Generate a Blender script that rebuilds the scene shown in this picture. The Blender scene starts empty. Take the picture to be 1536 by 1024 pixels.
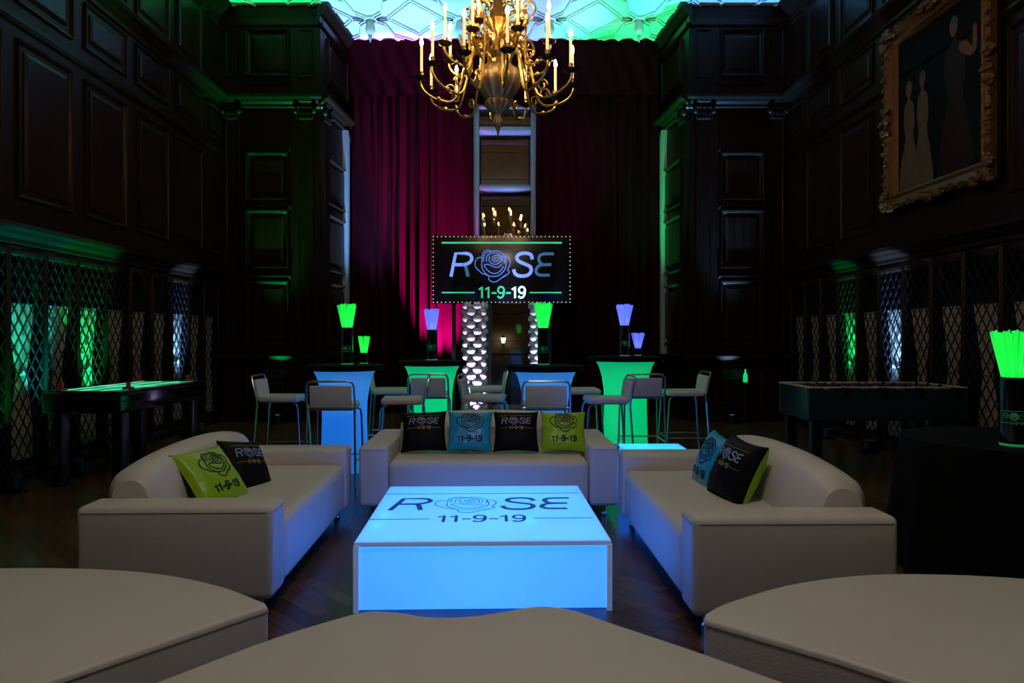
import bpy, math, random
from math import sin, cos, pi, sqrt, atan2
from mathutils import Vector, Matrix, Euler
random.seed(7)
SC = bpy.context.scene
COL = SC.collection
F = 1042.0; H = 1.34; CX = 757.0; CY = 505.0
def wx(px, d): return (px-CX)*d/F
def wz(py, d): return H-(py-CY)*d/F

# ------------------------------------------------------------------ materials
def mat(name, col, rough=.5, metal=0, em=None, es=0, coat=0, spec=.5, noise=0, nscale=8, bump=0, bscale=60, trans=0, sheen=0):
    m = bpy.data.materials.new(name); m.use_nodes = True
    nt = m.node_tree; n = nt.nodes; l = nt.links
    p = n['Principled BSDF']
    p.inputs['Base Color'].default_value = (*col, 1)
    p.inputs['Roughness'].default_value = rough
    p.inputs['Metallic'].default_value = metal
    p.inputs['Specular IOR Level'].default_value = spec
    p.inputs['Coat Weight'].default_value = coat
    p.inputs['Coat Roughness'].default_value = .12
    p.inputs['Transmission Weight'].default_value = trans
    p.inputs['Sheen Weight'].default_value = sheen
    if em:
        p.inputs['Emission Color'].default_value = (*em, 1)
        p.inputs['Emission Strength'].default_value = es
    if noise:
        tc = n.new('ShaderNodeTexCoord'); t = n.new('ShaderNodeTexNoise'); t.inputs['Scale'].default_value = nscale
        t.inputs['Detail'].default_value = 4
        l.new(tc.outputs['Object'], t.inputs['Vector'])
        mr = n.new('ShaderNodeMix'); mr.data_type = 'RGBA'
        mr.inputs[6].default_value = (*[c*(1-noise) for c in col], 1); mr.inputs[7].default_value = (*[min(1, c*(1+noise)) for c in col], 1)
        l.new(t.outputs['Fac'], mr.inputs[0]); l.new(mr.outputs[2], p.inputs['Base Color'])
    if bump:
        tc = n.new('ShaderNodeTexCoord'); t = n.new('ShaderNodeTexNoise'); t.inputs['Scale'].default_value = bscale
        b = n.new('ShaderNodeBump'); b.inputs['Strength'].default_value = bump; b.inputs['Distance'].default_value = .01
        l.new(tc.outputs['Object'], t.inputs['Vector']); l.new(t.outputs['Fac'], b.inputs['Height']); l.new(b.outputs[0], p.inputs['Normal'])
    return m
def lampshade(name, col, em, es, rough=.2, tr=.6):
    """translucent shell that glows and also lets the lamp inside shine through"""
    m = mat(name, col, rough, em=em, es=es, coat=.3)
    nt = m.node_tree; n = nt.nodes; l = nt.links
    p = n['Principled BSDF']; o = n['Material Output']
    t = n.new('ShaderNodeBsdfTranslucent'); t.inputs[0].default_value = (*[c*tr for c in col], 1)
    a = n.new('ShaderNodeAddShader'); l.new(p.outputs[0], a.inputs[0]); l.new(t.outputs[0], a.inputs[1]); l.new(a.outputs[0], o.inputs[0])
    return m
def wood(name, c1, c2, rough=.35, scale=(1, 1, 8), coat=.2):
    m = mat(name, c1, rough, coat=0, spec=.14)
    nt = m.node_tree; n = nt.nodes; l = nt.links; p = n['Principled BSDF']
    tc = n.new('ShaderNodeTexCoord'); mp = n.new('ShaderNodeMapping'); mp.inputs['Scale'].default_value = (14, 14, 1.2)
    t = n.new('ShaderNodeTexNoise'); t.inputs['Scale'].default_value = 1.5; t.inputs['Detail'].default_value = 6; t.inputs['Distortion'].default_value = .8
    r = n.new('ShaderNodeValToRGB'); r.color_ramp.elements[0].color = (*c1, 1); r.color_ramp.elements[1].color = (*c2, 1)
    r.color_ramp.elements[0].position = .35; r.color_ramp.elements[1].position = .7
    l.new(tc.outputs['Object'], mp.inputs[0]); l.new(mp.outputs[0], t.inputs['Vector']); l.new(t.outputs['Fac'], r.inputs[0]); l.new(r.outputs[0], p.inputs['Base Color'])
    return m
def floor_mat():
    m = mat('parquet', (.05, .03, .02), .26, spec=.35)
    nt = m.node_tree; n = nt.nodes; l = nt.links; p = n['Principled BSDF']
    tc = n.new('ShaderNodeTexCoord'); mp = n.new('ShaderNodeMapping'); mp.inputs['Rotation'].default_value = (0, 0, pi/4)
    b = n.new('ShaderNodeTexBrick'); b.inputs['Scale'].default_value = 1
    b.inputs['Brick Width'].default_value = .5; b.inputs['Row Height'].default_value = .09; b.inputs['Mortar Size'].default_value = .003
    b.inputs['Color1'].default_value = (.17, .078, .034, 1); b.inputs['Color2'].default_value = (.085, .036, .016, 1); b.inputs['Mortar'].default_value = (.006, .004, .003, 1)
    t = n.new('ShaderNodeTexNoise'); t.inputs['Scale'].default_value = 5
    mx = n.new('ShaderNodeMix'); mx.data_type = 'RGBA'; mx.blend_type = 'MULTIPLY'; mx.inputs[0].default_value = .6
    l.new(tc.outputs['Object'], mp.inputs[0]); l.new(mp.outputs[0], b.inputs['Vector']); l.new(tc.outputs['Object'], t.inputs['Vector'])
    l.new(b.outputs['Color'], mx.inputs[6]); l.new(t.outputs['Color'], mx.inputs[7]); l.new(mx.outputs[2], p.inputs['Base Color'])
    bp = n.new('ShaderNodeBump'); bp.inputs['Strength'].default_value = .15; bp.inputs['Distance'].default_value = .004
    l.new(b.outputs['Fac'], bp.inputs['Height']); bp.invert = True; l.new(bp.outputs[0], p.inputs['Normal'])
    return m
def glassmat():
    m = bpy.data.materials.new('window_glass'); m.use_nodes = True
    nt = m.node_tree; n = nt.nodes; l = nt.links; n.remove(n['Principled BSDF'])
    t = n.new('ShaderNodeBsdfTransparent'); t.inputs[0].default_value = (.85, .85, .85, 1)
    g = n.new('ShaderNodeBsdfGlossy'); g.inputs['Roughness'].default_value = .03
    f = n.new('ShaderNodeFresnel'); f.inputs[0].default_value = 1.6
    mx = n.new('ShaderNodeMixShader'); l.new(f.outputs[0], mx.inputs[0]); l.new(t.outputs[0], mx.inputs[1]); l.new(g.outputs[0], mx.inputs[2]); l.new(mx.outputs[0], n['Material Output'].inputs[0])
    return m

M = {}
M['leather'] = mat('white_leather', (.70, .66, .60), .42, bump=.12, bscale=140, noise=.03, nscale=3)
M['seam'] = mat('seam_thread', (.36, .32, .28), .7)
M['chrome'] = mat('chrome', (.7, .7, .72), .18, 1)
M['steel'] = mat('brushed_steel', (.55, .56, .58), .3, 1)
M['wood'] = wood('dark_oak', (.009, .0035, .002), (.019, .007, .004), .42)
M['woodtrim'] = wood('dark_oak_moulding', (.012, .005, .003), (.024, .010, .006), .32)
M['floor'] = floor_mat()
M['plaster'] = mat('plaster', (.78, .78, .76), .8, bump=.05)
M['black_cloth'] = mat('black_cloth', (.003, .003, .0035), .9, spec=.15)
M['black_plastic'] = mat('black_plastic', (.006, .006, .008), .35)
M['black_gloss'] = mat('black_gloss', (.005, .005, .007), .12, coat=.5)
M['velvet'] = mat('burgundy_velvet', (.025, .0013, .0045), .9, spec=.03, noise=.25, nscale=3)
M['voile'] = mat('white_voile', (.33, .26, .19), .8, noise=.06, nscale=20)
M['lead'] = mat('lattice_lead', (.012, .012, .014), .45, .3)
M['voidm'] = mat('dark_backing', (.006, .005, .005), .7)
M['frame_white'] = mat('white_paint', (.38, .38, .42), .45)
M['glass'] = glassmat()
M['stone'] = mat('outside_stone', (.38, .27, .12), .9, noise=.3, nscale=2)
M['gold'] = mat('gilt_brass', (.85, .52, .16), .28, 1, noise=.25, nscale=30)
M['gilt'] = mat('gilt_wood', (.13, .055, .010), .5, .5, noise=.5, nscale=22, bump=.6, bscale=45)
M['bronze'] = mat('dark_bronze', (.09, .05, .025), .35, .9)
M['urn'] = mat('silvered_urn', (.50, .36, .2), .42, .8, noise=.3, nscale=14)
M['candle'] = mat('candle_ivory_glow', (.85, .75, .55), .5, em=(1, .66, .28), es=.9)  # ivory shafts; the warm emission puts the flames' light into the colour
M['flame'] = mat('flame_bulb', (1, .8, .5), .3, em=(1, .62, .25), es=150)
M['table_side'] = lampshade('lit_acrylic_side', (.6, .75, .9), (.010, .285, 1.5), .30)
M['table_top'] = lampshade('lit_acrylic_top', (.6, .8, .95), (.03, .30, .92), .36, rough=.12)
M['table_edge'] = mat('acrylic_edge', (.5, .6, .75), .3, em=(.2, .3, .6), es=.35)
M['print'] = mat('table_print', (.01, .05, .2), .3, em=(.005, .06, .22), es=.6)
M['hb_blue'] = lampshade('lit_spandex_blue', (.25, .5, .85), (.010, .19, .58), .44, rough=.6)
M['hb_green'] = lampshade('lit_spandex_green', (.06, .8, .5), (.0, .52, .21), .46, rough=.6)
M['fib_green'] = lampshade('fibre_green', (.14, .9, .40), (.005, .62, .10), .15, rough=.5)
M['fib_blue'] = lampshade('fibre_violet', (.55, .62, 1), (.17, .22, .66), .2, rough=.5)
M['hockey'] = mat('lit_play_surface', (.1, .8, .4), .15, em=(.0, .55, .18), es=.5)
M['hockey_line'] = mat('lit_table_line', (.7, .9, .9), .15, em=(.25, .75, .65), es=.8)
M['red'] = mat('red_plastic', (.35, .01, .01), .4)
M['sil_blue'] = mat('turquoise_satin', (.01, .36, .58), .36, sheen=.1, bump=.5, bscale=9)
M['sil_green'] = mat('lime_satin', (.33, .60, .010), .36, sheen=.1, bump=.5, bscale=9)
M['sil_black'] = mat('black_satin', (.0035, .0035, .005), .6, spec=.14, bump=.4, bscale=9)
M['ink'] = mat('black_ink', (.004, .008, .012), .6)
M['ink_silver'] = mat('silver_ink', (.30, .36, .45), .5)
M['ink_gold'] = mat('gold_ink', (.42, .26, .05), .5)
M['sign'] = mat('sign_panel', (.006, .005, .006), .22, coat=.3)
M['s_blue'] = mat('sign_blue', (.1, .2, .5), .4, em=(.075, .17, .60), es=1)
M['s_blue2'] = mat('sign_bright_blue', (.2, .3, .6), .4, em=(.16, .30, .85), es=1)
M['s_teal'] = mat('sign_teal', (.05, .15, .25), .4, em=(.02, .10, .22), es=1)
M['s_green'] = mat('sign_green', (.05, .4, .2), .4, em=(.03, .42, .19), es=1)
M['s_white'] = mat('sign_pale_green', (.5, .9, .7), .4, em=(.55, .92, .78), es=1)
M['bulb'] = mat('tiny_bulb', (1, .8, .6), .4, em=(1, .66, .42), es=.9)
M['bubble'] = mat('silver_balloon', (.85, .83, .9), .18, .15, coat=.5)
M['lens_g'] = mat('led_lens_green', (.1, .5, .2), .3, em=(.05, .9, .2), es=1.2)
M['lens_b'] = mat('led_lens_blue', (.1, .2, .6), .3, em=(.1, .35, 1), es=1.6)
M['lens_m'] = mat('led_lens_magenta', (.5, .1, .3), .3, em=(1, .02, .3), es=1.2)
M['canvas'] = mat('dark_canvas', (.003, .004, .0045), .8, spec=.08, noise=.6, nscale=2.5)
M['paint_dress'] = mat('paint_pale_dress', (.085, .062, .036), .6, spec=.1, noise=.4, nscale=9)
M['paint_flesh'] = mat('paint_flesh', (.14, .06, .03), .6, spec=.1, noise=.3, nscale=12)
M['paint_coat'] = mat('paint_dark_coat', (.018, .004, .004), .6, spec=.1, noise=.4, nscale=9)
M['paint_hair'] = mat('paint_hair', (.03, .018, .01), .6)
M['foos'] = mat('foosball_panel', (.012, .03, .035), .3, coat=.3)
M['foos_rail'] = mat('foosball_rail', (.62, .5, .36), .4)
M['foos_green'] = mat('foosball_pitch', (.02, .16, .05), .5)
M['lantern'] = mat('lantern_glow', (1, 1, .9), .4, em=(1, .93, .8), es=6)
M['vent'] = mat('vent_metal', (.05, .06, .08), .4, .6)
M['white_plastic'] = mat('white_plastic', (.6, .6, .6), .3)

# ------------------------------------------------------------------ mesh builder
class B:
    def __init__(s): s.v = []; s.f = []; s.m = []
    def add(s, vs, fs, mi=0):
        o = len(s.v); s.v += [tuple(v) for v in vs]; s.f += [tuple(i+o for i in f) for f in fs]; s.m += [mi]*len(fs); return s
    def box(s, x0, x1, y0, y1, z0, z1, mi=0):
        vs = [(x, y, z) for z in (z0, z1) for y in (y0, y1) for x in (x0, x1)]
        return s.add(vs, [(0, 2, 3, 1), (4, 5, 7, 6), (0, 1, 5, 4), (2, 6, 7, 3), (0, 4, 6, 2), (1, 3, 7, 5)], mi)
    def lathe(s, prof, c=(0, 0, 0), n=24, mi=0, cap=True, flute=0, nf=12):
        vs = []; fs = []
        for r, z in prof:
            for k in range(n):
                a = 2*pi*k/n; rr = r*(1+flute*cos(nf*a)); vs.append((c[0]+rr*cos(a), c[1]+rr*sin(a), c[2]+z))
        for i in range(len(prof)-1):
            for k in range(n):
                a = i*n+k; b = i*n+(k+1) % n; fs.append((a, b, b+n, a+n))
        if cap:
            fs.append(tuple(range(n-1, -1, -1))); o = (len(prof)-1)*n; fs.append(tuple(o+k for k in range(n)))
        return s.add(vs, fs, mi)
    def tube(s, pts, r, n=8, mi=0, closed=False):
        pts = [Vector(p) for p in pts]; N = len(pts); vs = []; fs = []; up = None
        for i, p in enumerate(pts):
            if closed: t = pts[(i+1) % N]-pts[i-1]
            else: t = pts[min(i+1, N-1)]-pts[max(i-1, 0)]
            t.normalize()
            if up is None: up = t.orthogonal().normalized()
            up = (up-t*up.dot(t)).normalized(); w = t.cross(up)
            rr = r[i] if isinstance(r, (list, tuple)) else r
            for k in range(n):
                a = 2*pi*k/n; vs.append(p+up*(rr*cos(a))+w*(rr*sin(a)))
        for i in range(N if closed else N-1):
            for k in range(n):
                a = i*n+k; b = i*n+(k+1) % n; c = ((i+1) % N)*n; fs.append((a, b, c+(k+1) % n, c+k))
        if not closed:
            fs.append(tuple(range(n-1, -1, -1))); fs.append(tuple((N-1)*n+k for k in range(n)))
        return s.add(vs, fs, mi)
    def prism(s, poly, z0, z1, mi=0):
        n = len(poly); vs = [(x, y, z0) for x, y in poly]+[(x, y, z1) for x, y in poly]
        fs = [tuple(range(n-1, -1, -1)), tuple(range(n, 2*n))]+[(i, (i+1) % n, n+(i+1) % n, n+i) for i in range(n)]
        return s.add(vs, fs, mi)
    def grid(s, fn, nu, nv, mi=0, wrapu=False):
        vs = [fn(i/nu, j/nv) for j in range(nv+1) for i in range(nu+(0 if wrapu else 1))]
        w = nu if wrapu else nu+1
        fs = [(j*w+i, j*w+(i+1) % w, (j+1)*w+(i+1) % w, (j+1)*w+i) for j in range(nv) for i in range(nu)]
        return s.add(vs, fs, mi)
    def sphere(s, c, r, n=12, m=8, sc=(1, 1, 1), mi=0):
        prof = [(max(r*sin(pi*j/m), r*.01), -r*cos(pi*j/m)) for j in range(m+1)]
        o = len(s.v); s.lathe(prof, (0, 0, 0), n, mi)
        for i in range(o, len(s.v)):
            x, y, z = s.v[i]; s.v[i] = (c[0]+x*sc[0], c[1]+y*sc[1], c[2]+z*sc[2])
        return s
    def ribbon(s, pts2, w, fn, t=.002, mi=0):
        """flat stroke of width w along 2-D points; fn(x,y,h) -> 3-D"""
        P = []
        for i in range(len(pts2)-1):
            a = Vector(pts2[i]); b = Vector(pts2[i+1]); k = max(1, int((b-a).length/(w*4)))
            for j in range(k): P.append(a+(b-a)*(j/k))
        P.append(Vector(pts2[-1])); N = len(P); vs = []
        for i, p in enumerate(P):
            tt = (P[min(i+1, N-1)]-P[max(i-1, 0)]).normalized(); nn = Vector((-tt.y, tt.x))*w/2
            if i == 0: p = p-tt*w*.2
            if i == N-1: p = p+tt*w*.2
            for q, h in ((p+nn, 0), (p-nn, 0), (p-nn, t), (p+nn, t)): vs.append(fn(q.x, q.y, h))
        fs = [(0, 1, 2, 3), ((N-1)*4+3, (N-1)*4+2, (N-1)*4+1, (N-1)*4)]
        for i in range(N-1):
            for k in range(4): fs.append((i*4+k, i*4+4+k, i*4+4+(k+1) % 4, i*4+(k+1) % 4))
        return s.add(vs, fs, mi)
    def xf(s, mtx):
        s.v = [tuple(mtx @ Vector(v)) for v in s.v]; return s
    def make(s, name, m, parent=None, bevel=0, seg=3, sub=0, smooth=True, loc=None):
        me = bpy.data.meshes.new(name); me.from_pydata(s.v, [], s.f); me.validate(); 
        for k in (m if isinstance(m, (list, tuple)) else [m]): me.materials.append(M[k])
        if len(me.polygons) == len(s.m): me.polygons.foreach_set('material_index', s.m)
        o = bpy.data.objects.new(name, me); COL.objects.link(o)
        import bmesh
        bm = bmesh.new(); bm.from_mesh(me); bmesh.ops.recalc_face_normals(bm, faces=bm.faces); bm.to_mesh(me); bm.free()
        if smooth:
            me.polygons.foreach_set('use_smooth', [True]*len(me.polygons))
            me.set_sharp_from_angle(angle=math.radians(38))
        if bevel:
            md = o.modifiers.new('bevel', 'BEVEL'); md.width = bevel; md.segments = seg; md.limit_method = 'ANGLE'; md.angle_limit = math.radians(40)
            md.harden_normals = False
            if smooth: me.polygons.foreach_set('use_smooth', [True]*len(me.polygons)); me.set_sharp_from_angle(angle=math.radians(180))
        if sub:
            md = o.modifiers.new('subdivision', 'SUBSURF'); md.levels = sub; md.render_levels = sub
            me.set_sharp_from_angle(angle=math.radians(180))
        if parent: o.parent = parent
        if loc: o.location = loc
        return o
def tag(o, label, cat, group=None, kind=None):
    if label: o['label'] = label
    if cat: o['category'] = cat
    if group: o['group'] = group
    if kind: o['kind'] = kind
    return o
def thing(name, label, cat, loc=(0, 0, 0), rz=0, group=None):
    o = bpy.data.objects.new(name, None); o.empty_display_size = .1; COL.objects.link(o); o.location = loc
    o.rotation_euler = (0, 0, rz); return tag(o, label, cat, group)
def struct(o): o['kind'] = 'structure'; return o
def copytree(o, parent=None):
    c = o.copy(); COL.objects.link(c)
    if parent: c.parent = parent
    for ch in list(o.children): copytree(ch, c)
    return c
def dup(o, loc, rz, label, group=None):
    c = copytree(o); c.location = loc; c.rotation_euler = (0, 0, rz); c['label'] = label
    if group: c['group'] = group
    return c
def lamp(kind, name, loc, power, col, target=None, size=60, blend=.6, rad=.05):
    d = bpy.data.lights.new(name, kind); d.energy = power; d.color = col; d.shadow_soft_size = rad
    if kind == 'SPOT': d.spot_size = math.radians(size); d.spot_blend = blend
    o = bpy.data.objects.new(name, d); COL.objects.link(o); o.location = loc
    if target: o.rotation_euler = (Vector(target)-Vector(loc)).to_track_quat('-Z', 'Y').to_euler()
    return o

def smooth(pts, n=4, closed=False):
    out = []; N = len(pts)
    for i in range(N-1):
        p0 = pts[max(i-1, 0)]; p1 = pts[i]; p2 = pts[i+1]; p3 = pts[min(i+2, N-1)]
        for j in range(n):
            t = j/n
            out.append(tuple(.5*((2*p1[a])+(-p0[a]+p2[a])*t+(2*p0[a]-5*p1[a]+4*p2[a]-p3[a])*t*t+(-p0[a]+3*p1[a]-3*p2[a]+p3[a])*t**3) for a in (0, 1)))
    out.append(pts[-1]); return out
# ------------------------------------------------------------------ camera
cam = bpy.data.cameras.new('camera'); co = bpy.data.objects.new('camera', cam); COL.objects.link(co)
co.location = (0, 0, H); co.rotation_euler = (pi/2, 0, 0)
cam.sensor_width = 36; cam.lens = 36*F/1536; cam.shift_x = (768-CX)/1536; cam.shift_y = -(512-CY)/1536
cam.clip_start = .05; SC.camera = co

# ------------------------------------------------------------------ room
W = 4.5; D1 = 11.0; D2 = 12.6; CZ = 6.57; Y0 = -5.0; XF = 2.92; XB = 2.78
LT = 2.09  # lattice top
struct(B().box(-W-.5, W+.5, Y0, D2+.6, -.1, 0).make('floor', 'floor', smooth=False))
def panel(b, O, U, V, N, u0, u1, v0, v1, w=.05, t=.03, field=True):
    O, U, V, N = map(Vector, (O, U, V, N))
    def loops(seq, cap=False):
        vs = []
        for off, h in seq:
            for u, v in ((u0+off, v0+off), (u1-off, v0+off), (u1-off, v1-off), (u0+off, v1-off)): vs.append(O+U*u+V*v+N*h)
        fs = []
        for i in range(len(seq)-1):
            for k in range(4): a = i*4+k; c = i*4+(k+1) % 4; fs.append((a, c, c+4, a+4))
        if cap: o = (len(seq)-1)*4; fs.append((o, o+1, o+2, o+3))
        b.add(vs, fs)
    loops([(0, 0), (.15*w, t), (.45*w, t*.9), (.6*w, t*.45), (w, 0)])
    if field and min(u1-u0, v1-v0) > .3: loops([(.1, 0), (.1, .012), (.135, .022)], True)
def mould(b, O, U, V, N, u0, u1, v, prof):
    """horizontal moulding: prof list of (dv, dn)"""
    O, U, V, N = map(Vector, (O, U, V, N)); n = len(prof); vs = []
    for u in (u0, u1):
        for dv, dn in prof: vs.append(O+U*u+V*(v+dv)+N*dn)
    fs = [(i, i+1, n+i+1, n+i) for i in range(n-1)]+[tuple(range(n)), tuple(range(2*n-1, n-1, -1))]
    b.add(vs, fs)
CORN = [(-.14, 0), (-.12, .03), (-.08, .035), (-.05, .08), (-.02, .10), (0, .16), (.04, .17), (.05, 0)]
SMALL = [(-.04, 0), (-.03, .03), (0, .05), (.02, .05), (.03, 0)]
# side walls
for sgn, nm in ((-1, 'wall_left'), (1, 'wall_right')):
    x = sgn*W
    b = B(); b.box(min(x, x+sgn*.5), max(x, x+sgn*.5), Y0, D1+.3, 2.2, CZ)
    b.box(min(x, x+sgn*.5), max(x, x+sgn*.5), Y0, 5.77, 0, 2.2)
    b.box(min(x+sgn*.35, x+sgn*.5), max(x+sgn*.35, x+sgn*.5), 5.77, D1+.3, 0, 2.2)
    b.box(min(x, x+sgn*.35), max(x, x+sgn*.35), 10.92, D1+.3, 0, 2.2)
    wl = struct(b.make(nm, 'wood', smooth=False))
    O = (x, 0, 0); U = (0, 1, 0); V = (0, 0, 1); N = (-sgn, 0, 0)
    b = B()
    y = 3.2
    while y < 10.8:
        if not (sgn > 0 and 5.9 < y+.5 < 8.3):
            panel(b, O, U, V, N, y+.1, y+.93, 2.62, 4.1)
        panel(b, O, U, V, N, y+.1, y+.93, 4.42, 4.92, .04)
        panel(b, O, U, V, N, y+.1, y+.93, 5.25, 6.25)
        y += 1.03
    b.make('panel_moulding', 'woodtrim', wl, smooth=False)
    b = B()
    mould(b, O, U, V, N, Y0, D1, 2.32, CORN); mould(b, O, U, V, N, Y0, D1, 5.09, CORN); mould(b, O, U, V, N, Y0, D1, 4.24, SMALL)
    mould(b, O, U, V, N, Y0, D1, CZ-.06, [(-.25, 0), (-.22, .04), (-.15, .05), (-.06, .14), (0, .2), (.05, .22), (.055, 0)])
    b.make('cornice', 'woodtrim', wl, smooth=False)
struct(B().box(-W, W, Y0, D2+.6, CZ, CZ+.12).make('ceiling', 'plaster', smooth=False))
ceil = bpy.data.objects['ceiling']
# plaster strapwork
b = B()
def rib(pts, w=.03, h=.025):
    for off in (-.045, .045):
        b.ribbon([(p[0], p[1]) for p in pts], w, lambda X, Y, hh, off=off: (X+off*.0, Y+off, CZ-.001-hh), h)
cell = 1.47
for j, cy in enumerate((11.4, 9.5, 7.6, 5.7)):
    for i in range(-4, 4):
        cx = -.735+i*cell
        for g in (1, -1):
            rib([(cx, cy), (cx+.28, cy), (cx+.735, cy-.6*g), (cx+1.19, cy), (cx+cell, cy)])
            rib([(cx, cy), (cx+.22, cy-.22*g), (cx+.30, cy-.62*g), (cx+.735, cy-.95*g)], .025, .03)
            rib([(cx, cy), (cx-.22, cy-.22*g), (cx-.30, cy-.62*g), (cx-.735, cy-.95*g)], .025, .03)
        rib([(cx+.735-.25, cy-.95), (cx+.735, cy-.7), (cx+.735+.25, cy-.95), (cx+.735, cy-1.2), (cx+.735-.25, cy-.95)], .03)
b.v = [(max(-W, min(W, x)), min(D2-.05, y), z) for x, y, z in b.v]
b.make('strapwork', 'plaster', ceil, smooth=False)
for cx in (-1.5*cell, -.5*cell, .5*cell, 1.5*cell):
    q = B(); q.lathe([(.10, 0), (.11, -.04), (.06, -.07), (.075, -.14), (.085, -.2), (.06, -.26), (.03, -.29), (.035, -.33), (.012, -.37), (.008, -.40)], (cx, 11.4, CZ), 14)
    q.make('pendant', 'plaster', ceil)
b = B(); mould(b, (0, D2-.30, 0), (1, 0, 0), (0, 0, 1), (0, -1, 0), -2.75, 2.75, CZ-.02, [(-.06, 0), (-.05, .05), (-.01, .1), (.02, .12), (.02, 0)]); b.make('cove', 'plaster', ceil, smooth=False)

# back wall with window opening
b = B()
b.box(-3.0, -.56, D2, D2+.4, 0, CZ).box(.57, 3.0, D2, D2+.4, 0, CZ).box(-.56, .57, D2, D2+.4, 5.5, CZ)
wb = struct(b.make('wall_back', 'wood', smooth=False))
# piers (front face + splayed reveal)
for sgn, nm in ((-1, 'trim_1'), (1, 'trim_2')):
    poly = [(sgn*XF, D1), (sgn*XB, D2+.3), (sgn*(W+.2), D2+.3), (sgn*(W+.2), D1)]
    b = B(); b.prism(poly, 0, CZ); pr = struct(b.make(nm, 'wood', smooth=False))
    b = B(); O = (0, D1, 0); U = (1, 0, 0); V = (0, 0, 1); N = (0, -1, 0)
    def uu(a, c): return (min(sgn*a, sgn*c), max(sgn*a, sgn*c))
    a0, a1 = uu(3.40, 4.10)
    for z0, z1 in ((1.2, 2.23), (2.42, 3.35), (3.5, 4.26), (5.45, 6.2)): panel(b, O, U, V, N, a0, a1, z0, z1, .07, .055)
    for z0, z1 in ((1.2, 4.8), (5.45, 6.2)): panel(b, O, U, V, N, *uu(3.03, 3.27), z0, z1, .03, .02, False); panel(b, O, U, V, N, *uu(4.2, 4.42), z0, z1, .03, .02, False)
    panel(b, O, U, V, N, a0, a1, .25, .84, .05, .03)
    # reveal panels
    P0 = Vector((sgn*XF, D1, 0)); P1 = Vector((sgn*XB, D2, 0)); Ur = (P1-P0).normalized(); Nr = Vector((-sgn*Ur.y, sgn*Ur.x, 0)) 
    if Nr.x*sgn > 0: Nr = -Nr
    Lr = (P1-P0).length
    for z0, z1 in ((1.2, 2.23), (2.42, 3.35), (3.5, 4.26), (5.45, 6.2)): panel(b, P0, Ur, V, Nr, .3, Lr-.3, z0, z1, .06, .05)
    b.make('panel_moulding', 'woodtrim', pr, smooth=False)
    b = B()
    s0, s1 = uu(XF-.05, W)
    for v, p in ((1.0, CORN), (.87, SMALL), (5.09, CORN), (5.35, SMALL), (4.3, SMALL), (3.39, SMALL), (2.29, SMALL)):
        a, c = (s0, s1) if p is CORN else uu(3.38, 4.12)
        mould(b, O, U, V, N, a, c, v, p)
    for v in (1.0, 5.09): mould(b, P0, Ur, V, Nr, -.1, Lr, v, CORN)
    mould(b, O, U, V, N, s0, s1, CZ-.06, [(-.28, 0), (-.24, .03), (-.15, .03), (-.06, .04), (0, .05), (.05, .05), (.055, 0)])
    mould(b, P0, Ur, V, Nr, -.15, Lr, CZ-.06, [(-.28, 0), (-.24, .04), (-.15, .05), (-.06, .12), (0, .17), (.05, .19), (.055, 0)])
    b.make('cornice', 'woodtrim', pr, smooth=False)
    # carved capitals
    b = B()
    for (a, c, plane) in ((3.0, 3.3, 0), (4.18, 4.45, 0), (.05, .35, 1), (Lr-.35, Lr-.05, 1)):
        n = 6
        for k in range(n):
            t = (k+.5)/n
            for zz, rr in ((4.86, .028), (4.80, .02), (4.93, .02)):
                if plane == 0: c_ = Vector((sgn*(a+(c-a)*t), D1-.05, zz))
                else: c_ = P0+Ur*(a+(c-a)*t)+Nr*.05+Vector((0, 0, zz))
                b.sphere(c_, rr, 8, 6, (1, 1, 1.3))
        for sg in (0, 1):
            tt = .02 if sg == 0 else .98
            if plane == 0: c_ = Vector((sgn*(a+(c-a)*tt), D1-.06, 4.9))
            else: c_ = P0+Ur*(a+(c-a)*tt)+Nr*.06+Vector((0, 0, 4.9))
            b.sphere(c_, .05, 10, 6)
    b.make('carved_capital', 'woodtrim', pr)
    # pale strip in the back corner
    b = B(); b.box(*uu(XB-.04, XB+.08), D2-.47, D2-.32, .9, 4.95); b.make('corner_strip', 'frame_white', pr, smooth=False)
# vents in pier bases
for sgn, lab in ((-1, 'dark metal vent grille in the base of the left oak pier'), (1, 'blue-lit metal vent grille in the base of the right oak pier')):
    t = thing('vent_grille', lab, 'vent', (sgn*3.62, D1-.004, .7))
    B().box(-.17, .17, -.012, .0, -.03, .22).make('backing', 'voidm', t, smooth=False)
    b = B()
    for k in range(7): b.box(-.16, .16, -.03, -.012, -.015+k*.033, -.001+k*.033)
    for k in range(9): b.box(-.16+k*.039, -.152+k*.039, -.026, -.012, -.02, .21)
    b.make('grille', 'vent', t, smooth=False)

# central window
wn = struct(bpy.data.objects.new('window_1', None)); COL.objects.link(wn); wn.location = (0, D2, 0)
b = B()
for a, c in ((-.56, -.46), (.47, .57)): b.box(a, c, -.2, .35, 0, 5.5)
for z in (5.02, 3.98, 2.3): b.box(-.46, .47, -.15, .35, z, z+.09)
b.box(-.46, .47, -.15, .35, 5.44, 5.5); b.box(-.34, -.24, .05, .3, 0, 2.3); b.box(-.46, .47, .1, .35, 0, .08)
b.make('window_frame', 'frame_white', wn, bevel=.006, seg=1)
for z0, z1 in ((2.39, 3.98), (4.07, 5.02), (5.11, 5.44), (.08, 2.3)):
    B().box(-.46, .47, .28, .29, z0, z1).make('pane', 'glass', wn, smooth=False)
b = B()
for z0, z1 in ((2.39, 3.98), (4.07, 5.02)):
    for zz in (z0, z1-.03): b.box(-.46, .47, .24, .28, zz, zz+.03)
    for xx in (-.46, .44): b.box(xx, xx+.03, .24, .28, z0, z1)
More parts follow.
